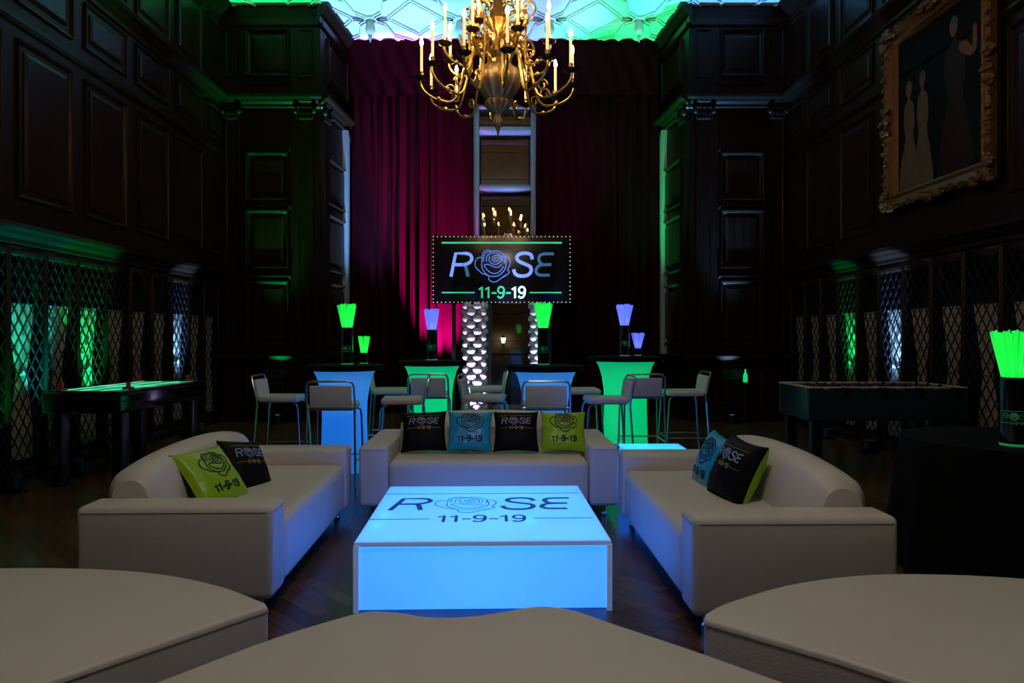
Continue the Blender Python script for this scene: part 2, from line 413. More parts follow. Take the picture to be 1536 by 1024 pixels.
b.box(-.24, .47, .24, .28, 1.0, 1.03)
b.make('sash', 'lead', wn, smooth=False)
# outside
b = B(); b.box(-4, 4, 16.0, 16.3, 0, 9); ow = tag(b.make('stone_building', 'stone', smooth=False), 'stone wall of the building across, seen through the tall window', 'building')
b = B()
for r in range(24):
    b.box(-4, 4, 15.992, 16.01, r*.62, r*.62+.012)
b.make('mortar_joint', 'voidm', ow, smooth=False)
struct(B().box(-5, 5, D2+.6, 16.4, -.12, -.02).make('floor', 'voidm', smooth=False)).name = 'floor'
lamp('SPOT', 'outside_lamp', (0, 14.2, 8.2), 38, (1, .64, .24), (0, 16, 5.4), 75, .9)
t = thing('wall_lantern', 'small white glowing lantern seen through the dark lower window', 'lantern', (wx(755, 15.7), 15.8, 1.2))
B().box(-.015, .015, -.0, .19, -.02, .0).make('bracket', 'black_plastic', t, smooth=False)
B().lathe([(.03, 0), (.055, .1), (.05, .12)], n=8).make('lamp_glass', 'lantern', t)
B().lathe([(.06, .12), (.02, .16), (.005, .19)], n=8).make('lid', 'black_plastic', t)

# velvet drapes
def drape(x0, x1, z0, z1, y, amp, pitch, ph=0, rag=0):
    n = int((x1-x0)/pitch*10)
    def fn(u, v):
        x = x0+(x1-x0)*u; f = (x/pitch)*2*pi+ph
        a = amp*(.55+.45*sin(x*3.1+ph))*(1.0-.25*v)
        return (x+.02*sin(f*.5+v*2), y-a*(sin(f)+.35*sin(f*2.3+1.3))+.015*sin(v*9+f), z0+(z1-z0)*v+(rag*sin(f*.5) if v == 0 else 0))
    g = B().grid(fn, n, 14)
    def fb(u, v):
        p = fn(u, v); return (p[0], p[1]+.02, p[2])
    return g.grid(fb, n, 14)
tag(drape(-2.72, -.56, .03, 5.75, D2-.3, .065, .17).make('velvet_curtain', 'velvet'), 'long burgundy velvet curtain left of the tall window, magenta-lit folds', 'curtain')
tag(drape(.57, 2.72, .03, 5.75, D2-.3, .065, .19, 1).make('velvet_curtain', 'velvet'), 'long burgundy velvet curtain right of the tall window, in deep shade', 'curtain')
tag(drape(-2.70, 2.70, 5.58, 6.55, D2-.42, .022, .3, .4, .01).make('valance', 'velvet'), 'burgundy velvet valance hung along the ceiling above both curtains', 'valance')

# ------------------------------------------------------------------ lattice windows and tied curtains along the side walls
PITCH = .514; YS = 5.77; NB = 10
def lattice(width, z0, z1):
    b = B(); dw = .115; dh = .175; sl = dh/dw; w = .011
    for sg in (1, -1):
        k = -int((width*sl+0)/dh)-1
        while True:
            c = z0+k*dh; k += 1
            # line z = c + sg*sl*(y - (0 if sg>0 else width))
            if sg > 0: f = lambda y: c+sl*y
            else: f = lambda y: c+sl*(width-y)
            if c > z1: break
            pts = []
            def clip(y): return y
            ya, yb = 0, width
            za, zb = f(ya), f(yb)
            # clip to [z0,z1]
            seg = [(ya, za), (yb, zb)]
            (pa, qa), (pb, qb) = seg
            if qa > qb: (pa, qa), (pb, qb) = (pb, qb), (pa, qa)
            if qb <= z0 or qa >= z1: continue
            if qa < z0: t = (z0-qa)/(qb-qa); pa, qa = pa+(pb-pa)*t, z0
            if qb > z1: t = (z1-qa)/(qb-qa); pb, qb = pa+(pb-pa)*t, z1
            if abs(qb-qa) < .02: continue
            off = .003*sg
            b.ribbon([(pa, qa), (pb, qb)], w, lambda X, Y, h, off=off: (h+off, X, Y), .008)
    return b
LAT = lattice(PITCH-.06, .12, LT).make('lattice', 'lead', None, smooth=False)
b = B()
b.box(-.05, .02, 0, .03, .0, 2.18).box(-.05, .02, PITCH-.03, PITCH, .0, 2.18).box(-.05, .02, .03, PITCH-.03, LT, 2.18).box(-.05, .02, .03, PITCH-.03, 0, .12)
FRM = b.make('window_frame', 'woodtrim', None, bevel=.006, seg=1)
def cafe(k):
    """tied cafe curtain; local y along the wall, x toward the room"""
    ph = k*1.7
    def wd(z):
        if z >= 1.0: t = (z-1.0)/.65; return .062+.128*t**.85
        t = (1.0-z)/.81; return .062+.09*min(1, t*1.5)**.8
    def fn(u, v):
        z = .19+1.46*v; w = wd(z); y = (u-.5)*2*w
        a = .016*(.5+.5*(1-w/.19)); return (a*sin(u*2*pi*6+ph+z*1.5)+.004*sin(u*37), y, z)
    g = B().grid(fn, 48, 40)
    return g
CAFE = [cafe(0).make('curtain_cloth', 'voile', None), cafe(1).make('curtain_cloth', 'voile', None)]
tb = B(); tb.lathe([(.05, -.02), (.058, 0), (.05, .02)], (0, 0, 1.0), 16); tb.v = [(x*.5, y*1.2, z) for x, y, z in tb.v]; TIE = tb.make('tieback', 'voile', None)
tb = B(); tb.tube([(0, -.23, 1.655), (0, .23, 1.655)], .006); ROD = tb.make('rod', 'lead', None)
ORD = ['first', 'second', 'third', 'fourth', 'fifth', 'sixth', 'seventh', 'eighth', 'ninth', 'tenth']
LTINT = {0: 'teal-lit', 1: 'teal-lit', 2: 'cyan-lit', 3: 'bright green-lit', 4: 'green-lit', 5: 'dim grey-green', 6: 'dim blue-lit', 7: 'bright blue-white', 8: 'dim grey', 9: 'dim grey'}
RTINT = {0: 'dim tan', 1: 'dim tan', 2: 'dim tan', 3: 'faintly blue', 4: 'bright blue-white', 5: 'dim grey', 6: 'bright green-lit', 7: 'dim grey', 8: 'dim grey', 9: 'dim grey'}
first = True
for sgn, side, tint in ((-1, 'left', LTINT), (1, 'right', RTINT)):
    for k in range(NB):
        y = YS+k*PITCH
        w = struct(bpy.data.objects.new('window_%d' % (2+k+(0 if sgn < 0 else NB)), None)); COL.objects.link(w)
        w.location = (sgn*W, y, 0)
        for src in (LAT, FRM):
            c = src.copy(); COL.objects.link(c); c.parent = w
            c.location = (0, .03 if src is LAT else 0, 0)
            if sgn < 0: pass
            else: c.scale = (-1, 1, 1)
        lab = '%s white tied curtain, %s from the camera along the %s wall' % (tint[k], ORD[k], side)
        t = thing('tied_curtain', lab, 'curtain', (sgn*(W+.045), y+.245, 0), 0, 'tied white curtains behind the lattice windows')
        for src in (CAFE[k % 2], TIE, ROD):
            c = src.copy(); COL.objects.link(c); c.parent = t
for o in (LAT, FRM, *CAFE, TIE, ROD): bpy.data.objects.remove(o)

# ------------------------------------------------------------------ logo strokes
def N_(pts): return [((x-752)/1000, -(y-425)/1000) for x, y in pts]
LR1 = N_([(250, 490), (295, 266), (400, 266)]); LR2 = N_(smooth([(400, 266), (440, 280), (455, 320), (430, 358), (380, 378)])); LR3 = N_([(380, 378), (270, 378)]); LR4 = N_(smooth([(370, 378), (395, 400), (415, 490)]))
LS = N_(smooth([(1055, 318), (1040, 278), (985, 263), (925, 275), (902, 310), (925, 345), (985, 372), (1035, 398), (1045, 440), (1010, 482), (940, 490), (890, 472), (872, 430)]))
LE = [N_(smooth([(1265, 270), (1180, 270), (1135, 285), (1120, 320), (1135, 360), (1170, 376), (1240, 376)])), N_(smooth([(1200, 377), (1130, 385), (1098, 420), (1096, 455), (1130, 480), (1225, 481)]))]
ROSE = [[(550, 305), (515, 310), (490, 350), (492, 400), (530, 440), (560, 465), (610, 482)],
 [(553, 370), (560, 420), (590, 460), (620, 485), (660, 495), (710, 490), (750, 465), (785, 420), (795, 370), (785, 320)],
 [(578, 385), (600, 420), (640, 455), (690, 465), (740, 440), (768, 395)],
 [(555, 360), (560, 285), (580, 247), (620, 232), (650, 245), (690, 238), (740, 250), (775, 285), (786, 320), (776, 365)],
 [(572, 345), (578, 290), (600, 258), (640, 250)], [(600, 345), (605, 295), (640, 268), (685, 258), (730, 275), (758, 315), (755, 350)],
 [(578, 380), (620, 375), (680, 400), (725, 400), (752, 372)],
 [(690, 322), (680, 328), (676, 314), (692, 303), (710, 310), (714, 330), (697, 346), (668, 342), (655, 318), (670, 292), (705, 283), (735, 303), (738, 345), (702, 372), (650, 364), (626, 330), (632, 295)],
 [(785, 295), (820, 310), (838, 350), (830, 390), (812, 430), (830, 452), (800, 478), (760, 498)],
 [(620, 495), (630, 530), (670, 550), (710, 540), (745, 512), (792, 488)]]
ROSE = [N_(smooth(p, 3)) for p in ROSE]
def date(x0, x1, yb, yt):
    w = 0; G = []
    gl = {'1': (.58, [[(.08, .74), (.33, .98), (.33, 0)]]), '-': (.5, [[(.06, .42), (.42, .42)]]),
          '9': (.78, [[(.36+.27*cos(a*pi/6), .69+.29*sin(a*pi/6)) for a in range(13)], smooth([(.63, .69), (.6, .32), (.45, .05), (.22, .0), (.08, .13)])])}
    for ch in '11-9-19':
        a, st = gl[ch]; G += [[(x+w, y) for x, y in s] for s in st]; w += a
    return [[(x0+(x1-x0)*x/w, yb+(yt-yb)*y) for x, y in s] for s in G]
DATE = date((520-752)/1000, (1000-752)/1000, -.28, -.17)
LINES = [[(-.592, .265), (.593, .265)], [(-.592, -.23), (-.27, -.23)], [(.28, -.23), (.593, -.23)]]

# ------------------------------------------------------------------ sign
t = thing('illuminated_sign', 'black sign with rose and date in lit blue and green, edged with tiny bulbs', 'sign', (wx(752.5, 10.8), 10.8, 0))
SW = 209*10.8/F; SH = 102*10.8/F; SZ = wz(404, 10.8)
B().box(-SW/2, SW/2, 0, .07, SZ-SH/2, SZ+SH/2).make('panel', 'sign', t, bevel=.008)
s_ = SW/1.385
def sm(x, y, h): return (x*s_, -.001-h, SZ+y*s_)
def strokes(name, sts, w, m, fn=sm, parent=t, th=.006):
    b = B()
    for q in sts: b.ribbon(q, w, fn, th)
    return b.make(name, m, parent, smooth=False)
strokes('letter_r', [LR1, LR2, LR3], .032, 's_blue2'); strokes('letter_r_leg', [LR4], .034, 's_teal')
strokes('rose_outline', ROSE, .0085, 's_blue'); strokes('letter_s', [LS], .034, 's_blue2'); strokes('letter_e', LE, .028, 's_teal')
strokes('date_text', DATE[:6], .02, 's_green'); strokes('date_text', DATE[6:], .021, 's_white')
strokes('top_line', LINES[:1], .018, 's_green'); strokes('lower_line', LINES[1:], .014, 's_green')
bb = None
def bulbs():
    pts = []
    for k in range(34): x = -SW/2+.02+(SW-.04)*k/33; pts += [(x, SZ+SH/2-.02), (x, SZ-SH/2+.02)]
    for k in range(15): z = SZ-SH/2+.07+(SH-.14)*k/14; pts += [(-SW/2+.02, z), (SW/2-.02, z)]
    return pts
BM = B().sphere((0, 0, 0), .0075, 8, 5).make('bulb', 'bulb', t, loc=(0, -.01, 0)); P = bulbs(); BM.location = (P[0][0], -.006, P[0][1])
for p in P[1:]:
    c = BM.copy(); COL.objects.link(c); c.location = (p[0], -.006, p[1])
for s in (-1, 1): B().box(s*.75-.03, s*.75+.03, .075, .13, .02, SZ).make('post', 'black_plastic', t, smooth=False); B().box(s*.75-.2, s*.75+.2, -.15, .35, 0, .03).make('foot', 'black_plastic', t, bevel=.005)

# ------------------------------------------------------------------ balloon columns
def bubble(px, R, nb, lab, y=10.55):
    t = thing('balloon_column', lab, 'balloon column', (wx(px, y), y, 0), 0, 'balloon columns beside the sign')
    B().tube([(0, 0, 0), (0, 0, 1.8)], .02).make('pole', 'steel', t); B().lathe([(.2, 0), (.2, .015), (.03, .03)]).make('base', 'steel', t)
    m0 = None
    for r in range(19):
        for k in range(nb):
            a = 2*pi*(k+(r % 2)*.5)/nb; loc = (R*cos(a), R*sin(a), .09+r*.095)
            if m0 is None: m0 = B().sphere((0, 0, 0), .077, 14, 9, (1, 1, .8)).make('balloon', 'bubble', t, loc=loc)
            else: c = m0.copy(); COL.objects.link(c); c.location = loc
bubble(712, .135, 5, 'wide column of shiny purple-lit balloons under the left end of the sign')
bubble(808, .085, 4, 'slim column of shiny blue-white balloons under the right end of the sign')

# ------------------------------------------------------------------ sofas
SL = 1.92; SD = .93; AW = .215; AH = .535; SB = .086; ST = .425
def make_sofa(label, loc, rz):
    t = thing('sofa', label, 'sofa', loc, rz, 'white leather lounge sofas')
    hw = SL/2-AW
    B().box(-hw, hw, .004, SD-.12, SB, ST).make('seat', 'leather', t, bevel=.055, seg=5)
    def zt(x): return .655+.065*(1-(abs(x)/hw)**2.4)
    NU = 40; prof = [(.60, .36), (.605, .5), (.63, .72), (.66, .86), (.70, .96), (.77, 1.0), (.84, .985), (.895, .93), (.92, .82), (.925, .6), (.925, .3), (.92, .13)]
    prof = smooth(prof, 4)
    b = B()
    def fn(u, v):
        x = (u*2-1)*hw*.998; k = v*(len(prof)-1); i = min(int(k), len(prof)-2); f = k-i
        yy = prof[i][0]+(prof[i+1][0]-prof[i][0])*f; zz = prof[i][1]+(prof[i+1][1]-prof[i][1])*f
        e = max(0, (abs(x)-(hw-.09))/.09); sh = (1-sqrt(max(0, 1-e*e)))
        z = zz*zt(x); cy = .76; yy = cy+(yy-cy)*(1-.35*sh); z = z-(z-.3)*.14*sh if z > .3 else z
        return (x, yy, z)
    b.grid(fn, NU, 44)
    w = NU+1
    b.f.append(tuple(j*w for j in range(45))); b.m.append(0); b.f.append(tuple(j*w+NU for j in range(44, -1, -1))); b.m.append(0)
    b.make('backrest', 'leather', t)
    for s in (-1, 1):
        x0, x1 = (-SL/2, -hw) if s < 0 else (hw, SL/2)
        a = B().box(x0, x1, 0, SD, SB, AH).make('armrest', 'leather', t, bevel=.035, seg=5)
        q = B()
        e = x0 if s < 0 else x1; o = .0035*s
        q.tube([(e+o*.1, .03, AH-.03), (e+o*.1, SD-.03, AH-.03)], .002, 6)
        q.tube([(x0+.02, -.0005, AH-.03), (x1-.02, -.0005, AH-.03)], .002, 6)
        q.make('seam', 'seam', a)
    for s in (-1, 1):
        for y in (.09, SD-.09):
            B().lathe([(.018, .0), (.022, .01), (.022, .02), (.016, .03), (.028, SB+.01)], (s*(SL/2-.1), y, 0), 14).make('leg', 'chrome', t)
    return t
make_sofa('white leather sofa facing the camera behind the lit coffee table, four cushions in a row', (-.115, 5.12, 0), math.radians(1.0))
make_sofa('white leather sofa on the left, side-on, with a green and a black cushion', (-1.125, 4.26, 0), math.radians(91.3))
make_sofa('white leather sofa on the right, side-on, with a blue and a black cushion', (.825, 4.05, 0), math.radians(-89.2))

# ------------------------------------------------------------------ pillows
def pillow(label, s, h, front, back, kind, loc, rot, th=.13, cat='cushion'):
    """rot: matrix columns; local x right, z up, -y front"""
    t = bpy.data.objects.new('cushion', None); COL.objects.link(t); tag(t, label, 'cushion', 'printed satin cushions on the sofas')
    t.location = loc; t.rotation_euler = rot
    def surf(x, z, sg):  # x,z in -1..1
        pinch = 1-.07*(1-z*z)*abs(x)**1.0*0
        X = x*s/2*(1-.10*(1-z*z)*1.0*abs(x)**3); Z = z*h/2*(1-.10*(1-x*x)*abs(z)**3)
        d = max(0, (1-x*x))*max(0, (1-z*z))
        wr = .004*sin(x*9+z*4)*sin(z*7-x*3)*min(1, d*4)
        return X, sg*(th/2*d**.42+wr*.8), Z
    b = B()
    def q(g): return math.copysign(1-(1-abs(g))**1.0, g)
    b.grid(lambda u, v: surf(u*2-1, v*2-1, -1), 28, 28, 0)
    b.grid(lambda u, v: surf(u*2-1, v*2-1, 1), 28, 28, 1)
    b.make('cover', [front, back], t)
    def on(sx, ox, oz):
        def fn(x, y, hh):
            X = (x*sx+ox)/(s/2); Z = (y*sx+oz)/(h/2); X = max(-.97, min(.97, X)); Z = max(-.97, min(.97, Z))
            p = surf(X, Z, -1); return (p[0], p[1]-.0015-hh, p[2])
        return fn
    if kind == 'logo':
        f = on(.235, 0, .055)
        for q_ in ([LR1, LR2, LR3, LR4], [LS], LE): strokes('printed_letter', q_, .036, 'ink_silver', f, t, .001)
        strokes('printed_rose', ROSE, .012, 'ink_silver', f, t, .001)
        strokes('printed_date', DATE, .022, 'ink_gold', f, t, .001); strokes('printed_line', LINES, .012, 'ink_gold', f, t, .001)
    else:
        f = on(.62, .0, .005)
        strokes('printed_rose', [[(x+.09, y*.9+.05) for x, y in q_] for q_ in ROSE], .012, 'ink', f, t, .001)
        f = on(.40, 0, .01)
        strokes('printed_date', DATE, .026, 'ink', on(.42, .0, .005), t, .001)
    return t
tl = -math.radians(36)
for px, fr, bk, kd, lb, rz, ex in ((636, 'sil_black', 'sil_green', 'logo', 'black cushion with rose logo, leftmost of the four on the middle sofa', .08, -.05),
                 (705, 'sil_blue', 'sil_black', 'rose', 'turquoise cushion with rose and date between the two black cushions on the middle sofa', 0, 0),
                 (774, 'sil_black', 'sil_green', 'logo', 'black cushion with rose logo between the turquoise and the lime cushion on the middle sofa', 0, 0),
                 (845, 'sil_green', 'sil_black', 'rose', 'lime green cushion with rose and date at the right end of the middle sofa', -.03, 0)):
    dd = 5.53; pillow(lb, .365, .365, fr, bk, kd, (wx(px, dd), dd, ST+.162), (tl, ex*.5, rz))
def rotm(n, roll):
    """pillow whose front (-y) points along n, rolled"""
    n = Vector(n).normalized(); y = -n; up = Vector((0, 0, 1)); x = y.cross(up).normalized(); z = x.cross(y)
    m = Matrix((x, y, z)).transposed() @ Matrix.Rotation(roll, 3, 'Y'); return m.to_euler()
pillow('lime green cushion with rose print tipped on its corner on the left sofa', .40, .40, 'sil_green', 'sil_black', 'rose', (-1.665, 3.95, .535), rotm((.74, -.22, .60), math.radians(0)), .15)
pillow('black logo cushion behind the green one on the left sofa', .36, .36, 'sil_black', 'sil_black', 'logo', (-1.62, 4.34, .53), rotm((.82, -.24, .48), math.radians(10)), .15)
pillow('turquoise cushion with rose print tucked behind the black one on the right sofa', .37, .37, 'sil_blue', 'sil_black', 'rose', (1.31, 4.36, .555), rotm((-.93, -.08, .38), math.radians(4)), .16)
pillow('black logo cushion with a lime green back on the right sofa', .38, .38, 'sil_black', 'sil_green', 'logo', (1.33, 3.98, .575), rotm((-.88, -.20, .42), math.radians(4)), .20)

# ------------------------------------------------------------------ coffee table
t = thing('coffee_table', 'large square glowing blue coffee table printed with a rose and date', 'table', (-.104, 3.385, 0), math.radians(1.5))
TWd = 1.252; TH = .345; hw = TWd/2
b = B(); b.box(-hw+.01, hw-.01, .01, TWd-.01, .012, TH-.02); b.f.pop(1); b.m.pop(1); body = b.make('body', 'table_side', t, smooth=False)
top = B().box(-hw, hw, 0, TWd, TH-.018, TH).make('tabletop', 'table_top', t, bevel=.004)
b = B()
for x in (-hw+.008, hw-.008):
    for y in (.008, TWd-.008): b.box(x-.013, x+.013, y-.013, y+.013, 0, TH-.018)
for y in (-.001, TWd+.001-.012): b.box(-hw, hw, y, y+.012, TH-.024, TH-.002)
for x in (-hw-.001, hw+.001-.012): b.box(x, x+.012, 0, TWd, TH-.024, TH-.002)
b.make('edge_trim', 'table_edge', t, bevel=.003)
fn = lambda x, y, h: (x*1.04-.015, .70+y*1.18*1.04-.0+.0, TH+.0006+h)
for q_ in ([LR1, LR2, LR3, LR4], [LS], LE): strokes('printed_letter', q_, .030, 'print', fn, top, .0006)
strokes('printed_rose', ROSE, .0065, 'print', fn, top, .0006); strokes('printed_date', DATE, .017, 'print', fn, top, .0006); strokes('printed_line', LINES, .009, 'print', fn, top, .0006)
for x, y, p in ((-.104, 3.385+.34, .36), (-.30, 3.385+.98, .34), (.05, 4.3, .34)):
    lamp('POINT', 'table_lamp', (x, y, .14), p, (.35, .7, 1), rad=.08)

# lit cube behind the right sofa
t = thing('light_cube', 'glowing pale blue cube table behind the far arm of the right sofa', 'cube table', (1.17, 5.42, 0), math.radians(0))
B().box(-.24, .24, -.24, .24, 0, .455).make('body', 'table_side', t, bevel=.02); B().box(-.245, .245, -.245, .245, .455, .47).make('tabletop', 'table_top', t, bevel=.004)

# ------------------------------------------------------------------ ottomans
OH = .386
def G(px, py, z=OH): d = (H-z)*F/(py-CY); return (wx(px, d), d)
def ottoman(label, pts):
    t = thing('ottoman', label, 'ottoman', (0, 0, 0), 0, 'white leather curved ottomans in the foreground')
    cx = sum(p[0] for p in pts)/len(pts); cy = sum(p[1] for p in pts)/len(pts); t.location = (cx, cy, 0)
    pl = [(x-cx, y-cy) for x, y in pts]
    B().prism(pl, .05, OH).make('cushion_block', 'leather', t, bevel=.018, seg=4)
    n = len(pl); q = B(); q.tube([(x*1.0003, y*1.0003, OH-.02) for x, y in pl], .0022, 6, closed=True); q.make('seam', 'seam', t)
    for k in range(4):
        a = pl[int(n*(k+.5)/4) % n]; B().lathe([(.022, 0), (.026, .06)], (a[0]*.8, a[1]*.8, 0), 12).make('foot', 'chrome', t)
    return t
def fine(pts, n=5): return smooth(pts, n)
arcL = fine([G(399, 902), G(328, 876), G(225, 857), G(80, 850), (-2.35, 2.84), (-2.75, 2.62), (-3.0, 2.2)])
ottoman('curved white ottoman at the lower left corner, in front of the left sofa', [G(403, 908)]+arcL+[(-3.0, 1.6), (-1.75, 1.15), G(80, 1018)])
arcR = fine([G(1057, 918), G(1097, 899), G(1199, 872), G(1335, 859), G(1536, 866), (2.4, 2.55), (2.75, 2.2)])
ottoman('curved white ottoman at the lower right corner, in front of the right sofa', [G(1056, 928)]+arcR+[(2.8, 1.6), (1.9, 1.1), G(1252, 984)])
far = fine([G(225, 1024), G(400, 958), G(500, 927), G(550, 915), G(595, 916), G(643, 923), G(690, 923), G(732, 919), G(775, 911), G(815, 907), G(865, 914), G(918, 932), G(1050, 976), G(1185, 1024)])
ottoman('white ottoman with a wavy edge at the bottom centre, nearest to the camera', far+[(1.15, 1.5), (.9, 1.1), (.4, .95), (-.2, 1.05), (-.7, .9), (-1.15, 1.2), (-1.25, 1.6)])

# ------------------------------------------------------------------ highboy tables
def highboy(px, d, m, ztop, rs, label):
    X = wx(px, d); t = thing('cocktail_table', label, 'cocktail table', (X, d, 0), 0, 'lit cocktail tables behind the sofa')
    prof = [(.245, 0.0), (.235, .02), (.228, .25), (.222, .5), (.226, .68), (.245, .82), (.275, .93), (.31, 1.0)]
    k = ztop/1.03
    b = B(); b.lathe([(r*rs, z*k) for r, z in prof], n=40, cap=False, flute=0.0); cv = b.make('spandex_cover', m, t)
    B().lathe([(.30*rs, 0), (.375*rs, .0), (.385*rs, .012), (.385*rs, .05), (.37*rs, .058), (.2, .06)], (0, 0, ztop-.035), 40).make('tabletop', 'black_cloth', t)
    lamp('POINT', 'table_lamp', (X, d-.05, ztop-.13), .5 if m == 'hb_blue' else .25, (.45, .75, 1) if m == 'hb_blue' else (.1, 1, .45), rad=.05)
    return X, d, ztop+.024
T1 = highboy(517, 7.0, 'hb_blue', 1.04, 1, 'blue glowing cocktail table with black top, leftmost of the four')
T2 = highboy(648, 8.2, 'hb_green', 1.04, 1.06, 'green glowing cocktail table with black top, behind the left end of the middle sofa')
T3 = highboy(818, 6.95, 'hb_blue', 1.035, 1, 'blue glowing cocktail table with black top, below the right end of the sign')
T4 = highboy(938, 8.2, 'hb_green', 1.09, 1.12, 'green glowing cocktail table with black top, rightmost of the four')

# vases
def vase(X, Y, Z, hv, rv, fh, fr, m, label, logo=True, lampc=None, n=110):
    t = thing('lit_vase', label, 'vase', (X, Y, Z), 0, 'dark vases with glowing fibre sprays')
    lamp('POINT', 'vase_lamp', (X, Y, Z+hv+.05), 1.0*fh, (.25, 1, .35) if m == 'fib_green' else (.5, .55, 1), rad=.02)
    v = B().lathe([(rv*.2, 0), (rv, 0), (rv, hv-.004), (rv*.92, hv), (rv*.9, hv*.9), (rv*.2, hv*.88)], n=28).make('vase', 'black_gloss', t)
    B().lathe([(rv*1.02, 0), (rv*1.05, .008), (rv*1.02, .014)], n=28, cap=False).make('base_ring', m, t)
    if logo:
        sc = rv*1.9
        f = lambda x, y, h: ((rv+.001+h)*sin(x*sc/rv), -(rv+.001+h)*cos(x*sc/rv), hv*.42+y*sc)
        strokes('printed_logo', [LR1, LR2, LR3, LR4, LS, *LE]+ROSE+DATE+LINES, .018, 'fib_dim', f, v, .0006)
    b = B(); rr = random.Random(int(X*100)+5); n = int(n*.5)
    for k in range(n):
        a = 2*pi*(k*.618 % 1); q = sqrt((k+.5)/n)
        q = max(q, .6) if k % 2 else q
        r0 = rv*.82*q; r1 = fr*q*(.93+.12*rr.random()); h1 = fh*(.93+.09*rr.random()); a2 = a+rr.uniform(-.12, .12)
        ps = [(r0*cos(a), r0*sin(a), hv*.93), ((r0*.45+r1*.55)*cos((a+a2)/2), (r0*.45+r1*.55)*sin((a+a2)/2), hv+fh*.5), (r1*cos(a2), r1*sin(a2), hv+h1)]
        w = fr*.042
        b.tube(ps, [w*.6, w, w*1.15], 5)
    b.make('fibre_spray', m, t)
    return t
M['fib_dim'] = mat('label_print', (.05, .35, .15), .4, em=(.01, .14, .04), es=.35)
def onT(T, px, dy=0): return wx(px, T[1]+dy), T[1]+dy, T[2]
vase(*onT(T1, 521, -.05), .37, .058, .235, .098, 'fib_green', 'tall dark vase with a green fibre spray on the leftmost cocktail table')
vase(*onT(T1, 546, .10), .115, .04, .17, .064, 'fib_green', 'small vase with a green fibre spray beside the tall one on the leftmost cocktail table', False, n=80)
vase(*onT(T2, 648, .0), .36, .064, .245, .095, 'fib_blue', 'tall dark vase with a violet fibre spray left of the balloon columns')
vase(*onT(T3, 815, .0), .37, .058, .25, .098, 'fib_green', 'tall dark vase with a green fibre spray below the right end of the sign')
vase(*onT(T4, 937, -.05), .36, .056, .245, .107, 'fib_blue', 'tall dark vase with a violet fibre spray on the rightmost cocktail table')
vase(*onT(T4, 957, .1), .09, .04, .185, .082, 'fib_blue', 'small vase with a violet fibre spray beside the tall one on the rightmost cocktail table', False, n=80)

# cloth-covered table at right foreground
t = thing('round_table', 'round table under a floor-length black cloth at the right edge', 'table', (2.93, 4.0, 0))
def fn(u, v):
    a = 2*pi*u; r = .57+.0*v; z = .75*(1-v); f = .025*v**.6*(1+sin(a*14)+.5*sin(a*9+1)); rr = r+f+.05*v
    return (rr*cos(a), rr*sin(a), z+.002)
b = B().grid(fn, 168, 10, wrapu=True); b.lathe([(.3, .748), (.57, .752)], n=60); b.make('tablecloth', 'black_cloth', t)
B().lathe([(.03, .02), (.03, .72)], n=12).make('pedestal', 'steel', t)
fv = vase(wx(1522, 3.75), 3.75, .754, .37, .068, .25, .118, 'fib_green', 'large dark vase with a bright green fibre spray on the black-clothed round table')
fv.rotation_euler = (0, 0, -.5)

# ------------------------------------------------------------------ bar stools
def make_stool():
    t = thing('bar_stool', 'x', 'bar stool', (0, 0, 0), 0, 'white bar stools around the cocktail tables')
    B().box(-.2, .2, -.2, .2, .675, .74).make('seat', 'leather', t, bevel=.025, seg=4)
    # backrest at +y end, faces -y
    b = B()
    def fn(u, v):
        a = u*2-1; return (a*.185, .2+.03*v-.012*(1-a*a)+0, .715+.20*v)
    b.box(-.185, .185, .185, .225, .70, .905); 
    for i in range(len(b.v)):
        x, y, z = b.v[i]; b.v[i] = (x, y+(z-.7)*.16, z)
    b.make('backrest', 'leather', t, bevel=.014, seg=3)
    b = B(); b.tube([(-.212, .2, .62), (-.215, .215, .74), (-.21, .25, .90), (-.19, .262, .938), (-.15, .265, .945), (.15, .265, .945), (.19, .262, .938), (.21, .25, .90), (.215, .215, .74), (.212, .2, .62)], .0105, 8)
    b.tube([(-.213, .21, .705), (.213, .21, .705)], .008, 8)
    b.make('back_frame', 'steel', t)
    for s in (-1, 1):
        B().tube([(s*.21, .205, .69), (s*.225, .25, .0)], .0105, 8).make('leg', 'steel', t)
        B().tube([(s*.17, -.14, .672), (s*.20, -.185, .655), (s*.208, -.2, .61), (s*.225, -.235, .0)], .0105, 8).make('leg', 'steel', t)
    b = B(); b.tube([(-.22, -.222, .22), (.22, -.222, .22)], .008); b.tube([(-.221, -.222, .22), (-.221, .235, .22)], .008); b.tube([(.221, -.222, .22), (.221, .235, .22)], .008)
    b.make('footrest', 'steel', t)
    return t
SP = make_stool(); used = False
# rz: stool faces -y at 0 (toward camera); pi = back to camera; +90deg faces +x
ST_ = [(425, 7.2, 92, 'bar stool in profile at the far left, facing the blue table'),
 (503, 6.42, 183, 'bar stool with its back to the camera in front of the leftmost blue table'),
 (586, 8.15, 95, 'bar stool half hidden between the blue and green tables on the left'),
 (604, 6.95, -84, 'bar stool facing left in front of the left green table'),
 (645, 7.6, 181, 'bar stool with its back to the camera against the left green table'),
 (728, 7.2, 84, 'bar stool facing right beside the base of the wide balloon column'),
 (729, 8.45, -88, 'bar stool facing left further back, between the balloon columns'),
 (817, 6.42, 180, 'bar stool with its back to the camera in front of the middle blue table'),
 (872, 8.15, 92, 'bar stool seat peeking out between the middle blue and right green tables'),
 (908, 7.0, -88, 'bar stool facing left in front of the right green table'),
 (962, 7.62, 178, 'bar stool with its back to the camera at the right green table'),
 (1024, 7.9, -90, 'bar stool facing left at the far right of the group')]
